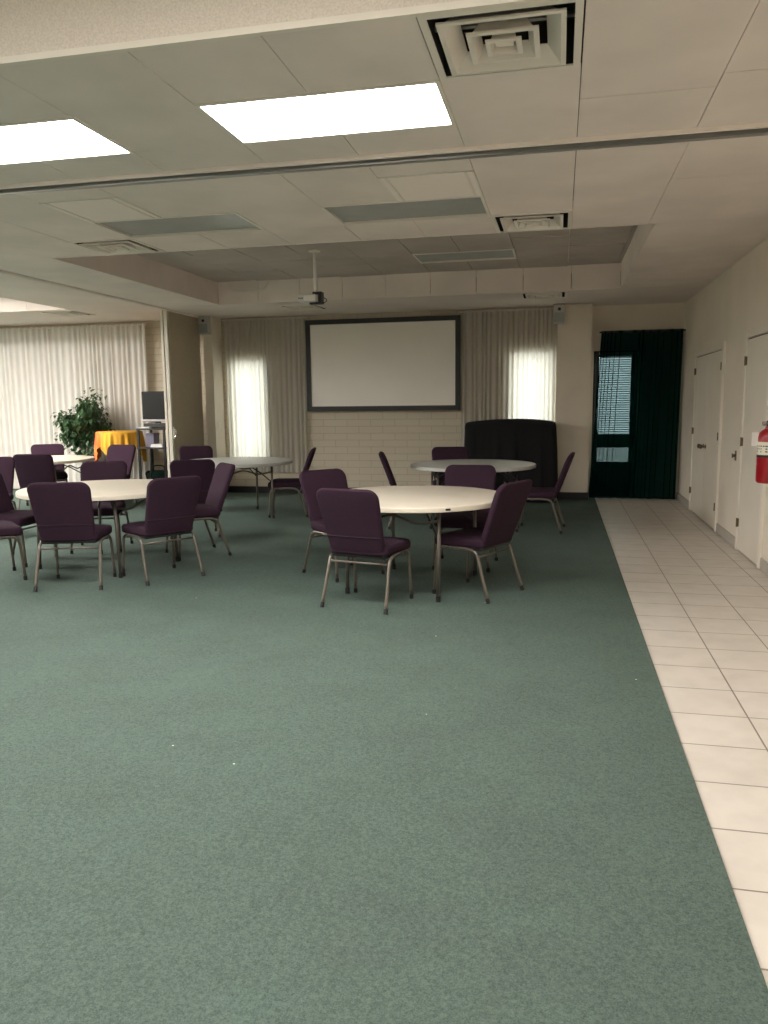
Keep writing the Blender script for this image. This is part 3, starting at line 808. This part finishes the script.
# ------------------------------------------------------------------ chairs
def make_chair():
    t = thing('stacking_chair', '', 'chair', (0,0,0), 0, 'plum upholstered stacking chairs')
    # seat pad (local +y is the front)
    bm = BM(); out = rounded_outline(.505, .455, .055, 5, .06)
    cushion(bm, out, .075, .026, .012, lambda u, v, w: (u, v-.215, .435+w - max(0,(v-.36))*.12))
    obj('seat', bm, M['fabric'], t, True)
    # backrest, leaning back
    def b3(u, v, w):
        y = -.180 - v*.300 - .03*(v/.44)**2 + w - .010*cos(u/.23*pi/2)
        return (u, y, .405+v)
    bm = BM(); out = rounded_outline(.495, .494, .075, 6, .12, .045)
    cushion(bm, out, .052, .022, .008, b3)
    bk = obj('backrest', bm, M['fabric'], t, True)
    bm = BM(); tube(bm, [(u, b3(u, .135, -.030)[1]-.004, .54) for u in [-.220+.44*k/10 for k in range(11)]], .0035, 6); obj('piping', bm, M['piping'], bk, True)
    bm = BM(); box(bm, -.215, .215, -.19, .19, .375, .398, .006); obj('seat_pan', bm, M['black_plastic'], t)
    for s in (-1, 1):
        bm = BM(); tube(bm, smooth_path([(s*0.2210,.02,.388),(s*0.2240,.13,.386),(s*0.2290,.185,.365),(s*0.2340,.205,.30),(s*0.2420,.225,.03)],5), .0125, 10)
        lg = obj('leg', bm, M['bronze'], t, True)
        bm = BM(); tube(bm, [(s*0.2425,.2255,0),(s*0.2420,.2245,.035)], .016, 12); obj('foot_cap', bm, M['black_plastic'], lg, 'auto')
        bm = BM(); tube(bm, smooth_path([(s*0.2380,.08,.385),(s*0.2400,-.06,.388),(s*0.2420,-.135,.375),(s*0.2440,-.172,.335),(s*0.2510,-.215,.20),(s*0.2600,-.272,.03)],5), .0125, 10)
        lg = obj('leg', bm, M['bronze'], t, True)
        bm = BM(); tube(bm, [(s*0.2610,-.281,0),(s*0.2595,-.268,.035)], .016, 12); obj('foot_cap', bm, M['black_plastic'], lg, 'auto')
        bm = BM(); tube(bm, smooth_path([(s*.212,-.10,.385),(s*.212,-.175,.395),(s*.200,-.205,.44),(s*.185,-.225,.50)],4), .011, 8)
        obj('back_support', bm, M['black_plastic'], t, True)
    bm = BM(); tube(bm, [(-.244,-.172,.335),(.244,-.172,.335)], .009, 8); tube(bm, [(-.215,.19,.35),(.215,.19,.35)], .008, 8)
    obj('stretcher', bm, M['bronze'], t, True)
    return t
proto = make_chair()
used = [False]
def chair(x, y, deg, label):
    if not used[0]:
        used[0] = True; proto.location = (x, y, .006); proto.rotation_euler = (0,0,radians(deg)); proto['label'] = label; return proto
    return dup(proto, (x, y, .006), radians(deg), label)
chair(-1.375, 5.60, -13, 'plum chair in the centre front with its back to us, left of the table leg')
chair(-1.82, 6.52, -130, 'plum chair half hidden behind the centre front chair, facing the cream table')
chair(-.83, 7.04, 178, 'plum chair on the far side of the front centre cream table, only its top showing')
chair(-.63, 6.06, 64, 'plum chair turned sideways at the right of the front centre cream table')
chair(-1.74, 9.26, -79, 'dark plum chair seen edge-on at the left of the grey-shaded table by the cabinet')
chair(-.22, 9.22, 86, 'dark plum chair seen edge-on at the right of the grey-shaded table, next to the pillar')
chair(-1.34, 10.02, -166, 'dark plum chair behind the grey-shaded table, left of the black draped cabinet')
chair(-3.57, 9.95, 104, 'dark plum chair edge-on at the right of the grey-shaded table by the left window')
chair(-4.96, 10.20, -146, 'dark plum chair behind the grey-shaded window table, in front of the partition')
chair(-4.08, 8.20, 27, 'plum chair with its back to us at the near side of the grey-shaded window table')
chair(-3.56, 7.14, 132, 'plum chair edge-on just behind the right front chair of the left cream table')
chair(-3.965, 5.77, 17, 'plum chair at the left front with its back to us, before the left cream table')
chair(-3.41, 6.16, 55, 'plum chair at the right front of the left cream table, back turned to us')
chair(-6.62, 9.0, 20, 'very dark plum chair at the near side of the side room table')
chair(-7.70, 10.65, -143, 'plum chair on the far side of the side room table, against the white curtain')
chair(-6.46, 7.78, 205, 'chair cut off by the left edge of the picture, behind the other chairs')
chair(-4.68, 7.24, -160, 'plum chair on the far side of the left cream table, facing us')
chair(-6.54, 10.44, 176, 'plum chair standing in front of the table with the yellow cloth')
chair(-5.10, 6.52, -88, 'dark plum chair at the left of the left cream table, cut by the picture edge')
chair(-4.84, 5.80, -42, 'plum chair nearest the left edge, only its lit seat corner and legs showing')

# ------------------------------------------------------------------ black draped cabinet
t = thing('draped_cabinet', 'tall upright cabinet covered with a black cloth at the back wall', 'covered cabinet', (-.72, 11.90, .006))
bm = BM(); box(bm, -.62, .62, -.22, .24, 0, 1.17, .02); obj('cabinet_body', bm, M['black_plastic'], t)
bm = BM(); rnd = random.Random(4)
def drape_box(bm, hw, hd, ztop, zbot, n, amp, flare, sag):
    # rounded rectangle section, falling in folds
    sect = rounded_outline(2*hw, 2*hd, .07, 4); sect = [(u, v-hd) for u, v in sect]
    pts = []
    for i in range(len(sect)):
        a, b = Vector(sect[i]+(0,)), Vector(sect[(i+1)%len(sect)]+(0,))
        k = max(1, int((b-a).length/.022))
        for j in range(k): pts.append(a.lerp(b, j/k))
    N = len(pts); ph = [rnd.uniform(0, 6.28) for _ in range(6)]
    rings = []
    for (s, shrink, z) in ((0,.55,ztop+.012),(0,.25,ztop+.010),(0,.06,ztop+.004),(0,.0,ztop-.012),(.03,0,0),(.15,0,0),(.35,0,0),(.6,0,0),(.85,0,0),(1,0,0)):
        ring = []
        for i, p in enumerate(pts):
            a = i/N*2*pi
            f = (sin(a*11+ph[0])*.5+sin(a*17+ph[1])*.35+sin(a*29+ph[2])*.25)
            if s == 0: q = p*(1-shrink); zz = z - (abs(p.x)/hw)**3*.03*(1-shrink) + sag*sin(a*2)
            else:
                nrm = p.normalized(); q = p + nrm*(f*amp*min(1, s*2.2) + flare*s + .012)
                zz = ztop-.03 + (zbot-ztop+.03)*s + (abs(p.x)/hw)**3*-.03*(1-s)
            ring.append(bm.verts.new((q.x, q.y, zz)))
        rings.append(ring)
    for a, b in zip(rings[:-1], rings[1:]):
        for i in range(N): bm.faces.new((a[i], a[(i+1)%N], b[(i+1)%N], b[i]))
    bm.faces.new(rings[0])
drape_box(bm, .655, .24, 1.215, .01, 0, .022, .03, .004)
obj('cloth_cover', bm, M['black_cloth'], t, True)

# ------------------------------------------------------------------ side room: table with yellow cloth, cart, monitor, plant
TX, TY = -6.98, 11.50
t = thing('pedestal_table', 'tall pedestal table under a yellow cloth in the side room', 'table', (TX, TY, .006))
bm = BM(); lathe(bm, [(.01,1.045),(.34,1.045),(.35,1.052),(.35,1.06),(.34,1.067),(.01,1.067)], 40); obj('tabletop', bm, M['table_edge'], t, 'auto')
bm = BM(); tube(bm, [(0,0,.03),(0,0,1.045)], .035, 16); obj('pedestal', bm, M['black_plastic'], t, True)
bm = BM(); lathe(bm, [(.02,0),(.25,0),(.25,.012),(.06,.035),(.02,.036)], 32); obj('base', bm, M['black_plastic'], t, 'auto')
bm = BM(); rings = []; N = 216
for s, r0 in ((0,.02),(0,.2),(0,.345),(.03,.362),(.15,0),(.3,0),(.5,0),(.75,0),(1,0)):
    ring = []
    for i in range(N):
        a = 2*pi*i/N
        # square cloth: the hem is longest towards the four corners
        k = abs(cos(2*(a-radians(22)))); hem = .22 + .28*k**1.3
        f = sin(a*17+.6)*.6 + sin(a*27+2)*.45
        if r0: r, z = r0, 1.079 - (0 if s == 0 else .012)
        else: r, z = .362 + .030*f*min(1, s*2) + .015*s, 1.075 - hem*s
        ring.append(bm.verts.new((r*cos(a), r*sin(a), z)))
    rings.append(ring)
for a, b in zip(rings[:-1], rings[1:]):
    for i in range(N): bm.faces.new((a[i], a[(i+1)%N], b[(i+1)%N], b[i]))
bm.faces.new(rings[0])
tag(obj('tablecloth', bm, M['yellow_cloth'], None, True, (TX, TY, .006)), 'marigold yellow cloth with orange corner draped over the pedestal table', 'tablecloth')

CX, CY = -6.33, 11.55
t = thing('media_cart', 'black metal media cart with shelves beside the folding partition', 'cart', (CX, CY, .006))
for sx in (-1, 1):
    for sy in (-1, 1):
        bm = BM(); box(bm, sx*.225-.016, sx*.225+.016, sy*.2-.016, sy*.2+.016, .05, 1.10); obj('post', bm, M['black_plastic'], t)
        bm = BM(); lathe(bm, [(.004,0),(.03,.0),(.034,.022),(.03,.05),(.004,.05)], 14, sx*.225, sy*.2); obj('wheel', bm, M['black_plastic'], t, 'auto')
for z in (.20, .80, 1.10):
    bm = BM(); box(bm, -.25, .25, -.22, .22, z, z+.025, .004); obj('shelf', bm, M['black_plastic'], t)
t = thing('monitor', 'black flat monitor with a silver lower edge on the media cart', 'monitor', (-6.36, 11.63, 1.1325))
bm = BM(); box(bm, -.25, .25, -.03, .04, .10, .585, .012); obj('housing', bm, M['black_plastic'], t)
bm = BM(); box(bm, -.248, .248, -.038, -.028, .104, .135, .003); obj('lower_bezel', bm, M['silver'], t)
bm = BM(); box(bm, -.232, .232, -.034, -.028, .145, .570); obj('screen_glass', bm, M['tv_dark'], t)
bm = BM(); box(bm, -.04, .04, .0, .04, .02, .14); obj('neck', bm, M['black_plastic'], t)
bm = BM(); box(bm, -.20, .20, -.10, .10, 0, .075, .01); obj('base', bm, M['black_plastic'], t)
bm = BM(); box(bm, -.09, .09, -.07, .07, 0, .022, .004); bm.transform(Matrix.Rotation(.2,4,'Z'))
tag(obj('keyboard_pad', bm, M['paper'], None, False, (-6.47, 11.42, 1.1325)), 'small white pad on the top shelf of the media cart before the monitor', 'pad')
bm = BM()
for k in range(5): box(bm, -.105+k*.003, .105-k*.003, -.10, .10+random.uniform(-.01,.01), k*.010, k*.010+.009)
tag(obj('paper_stack', bm, M['paper'], None, False, (-6.25, 11.45, .8325)), 'stack of white papers on the middle shelf of the media cart', 'papers')
t = thing('storage_box', 'lilac grey box on the middle shelf of the media cart', 'box', (-6.458, 11.62, .8325))
bm = BM(); box(bm, -.07, .07, -.09, .09, 0, .18, .004); obj('body', bm, M['lilac'], t)
bm = BM(); box(bm, -.074, .074, -.094, .094, .18, .215, .004); obj('lid', bm, M['lilac'], t)
bm = BM(); tube(bm, smooth_path([(-6.36,11.36,.80),(-6.345,11.33,.62),(-6.34,11.30,.45),(-6.35,11.30,.26)],6), .012, 8)
tag(obj('power_cable', bm, M['black_plastic'], None, True), 'black cable hanging from the middle shelf of the media cart', 'cable')
t = thing('storage_bag', 'dark green bag on the bottom shelf of the media cart', 'bag', (-6.32, 11.52, .231))
bm = BM(); out = rounded_outline(.42, .22, .08, 5); cushion(bm, out, .22, .06, .02, lambda u, v, w: (u+.02*sin(v*20), w, v)); obj('body', bm, M['green_opaque'], t, True)
bm = BM(); tube(bm, smooth_path([(-.10,0,.21),(-.08,0,.29),(.08,0,.29),(.10,0,.21)],5), .01, 8); obj('handle', bm, M['green_opaque'], t, True)

PX, PY = -7.75, 11.74
t = thing('potted_ficus', 'leafy green potted tree in front of the white curtain', 'plant', (PX, PY, .006))
bm = BM(); lathe(bm, [(.01,0),(.13,0),(.14,.02),(.175,.60),(.185,.62),(.185,.645),(.17,.645),(.165,.62),(.01,.62)], 32); obj('pot', bm, M['pot'], t, 'auto')
bm = BM(); lathe(bm, [(.01,.615),(.163,.615),(.163,.632),(.01,.64)], 24); obj('soil', bm, M['soil'], t)
rnd = random.Random(11); bm = BM(); tips = []
for k in range(6):
    a = k*1.05+.3; top = Vector((.30*cos(a)*rnd.uniform(.5,1), .22*sin(a), rnd.uniform(1.26,1.54)))
    base = Vector((.035*cos(a), .035*sin(a), .62)); midp = base.lerp(top, .5) + Vector((-.02,.01,.05))
    P = smooth_path([base, midp, top], 5); tube(bm, P, [.014*(1-i/len(P)*.7) for i in range(len(P))], 6)
    for p in P[4:]: tips.append(p)
    for j in range(5):
        q = P[rnd.randint(3, len(P)-1)]; b2 = rnd.uniform(0, 6.28)
        e = q + Vector((.26*cos(b2), .20*sin(b2), rnd.uniform(-.06,.16)))
        tube(bm, smooth_path([q, q.lerp(e,.5)+Vector((0,0,.03)), e], 4), .005, 5); tips += [q.lerp(e, .5), q.lerp(e,.8), e]
obj('stem', bm, M['bark'], t, True)
bm = BM()
for k in range(2600):
    p = rnd.choice(tips) + Vector((rnd.gauss(0,.078), rnd.gauss(0,.06), rnd.gauss(0,.06)))
    p.x = max(-.52, min(.36, p.x))
    if p.z < .85: 
        if rnd.random() < .6: continue
    if k % 30 == 0: p = Vector((rnd.uniform(-.2,.3), rnd.uniform(-.2,.1), rnd.uniform(.68,.95)))
    L = rnd.uniform(.07,.12); w = L*.27
    a, tilt = rnd.uniform(0,6.28), rnd.uniform(-1.2,.2)
    d = Vector((cos(a)*cos(tilt), sin(a)*cos(tilt), sin(tilt))); s = d.cross(Vector((0,0,1))).normalized(); nn = s.cross(d)
    v0 = bm.verts.new(p); v1 = bm.verts.new(p+d*L*.45+s*w+nn*w*.3); v2 = bm.verts.new(p+d*L-nn*L*.12); v3 = bm.verts.new(p+d*L*.45-s*w+nn*w*.3); vm = bm.verts.new(p+d*L*.5)
    for tri in ((v0,v1,vm),(v1,v2,vm),(v2,v3,vm),(v3,v0,vm)): bm.faces.new(tri)
obj('foliage', bm, M['leaf'], t)

# ------------------------------------------------------------------ world, camera, view
w = bpy.data.worlds.new('overcast_sky'); S.world = w; w.use_nodes = True
bg = w.node_tree.nodes['Background']; bg.inputs[0].default_value = (1,.985,.95,1); bg.inputs[1].default_value = 7

cam = bpy.data.cameras.new('camera'); co = bpy.data.objects.new('camera', cam); C.objects.link(co)
cam.sensor_fit = 'VERTICAL'; cam.sensor_height = 36; cam.lens = 27.47; cam.clip_start = .05
yw, pt, rl = 0.221362297, 0.139299845, -0.0109775793
F = Vector((-sin(yw)*cos(pt), cos(yw)*cos(pt), -sin(pt))); rt = Vector((cos(yw), sin(yw), 0)); up = rt.cross(F)
A = rt*cos(rl)+up*sin(rl); B = -rt*sin(rl)+up*cos(rl)
mw = Matrix(((A.x,B.x,-F.x,0),(A.y,B.y,-F.y,0),(A.z,B.z,-F.z,1.5),(0,0,0,1)))
co.matrix_world = mw
S.camera = co
vs = S.view_settings; vs.view_transform = 'Standard'; vs.look = 'None'; vs.gamma = 1; vs.use_curve_mapping = False
vs.exposure = 0
S.cycles.max_bounces = 12; S.cycles.diffuse_bounces = 6; S.cycles.transmission_bounces = 6; S.cycles.transparent_max_bounces = 12
S.cycles.use_denoising = True
S.cycles.sample_clamp_indirect = 6
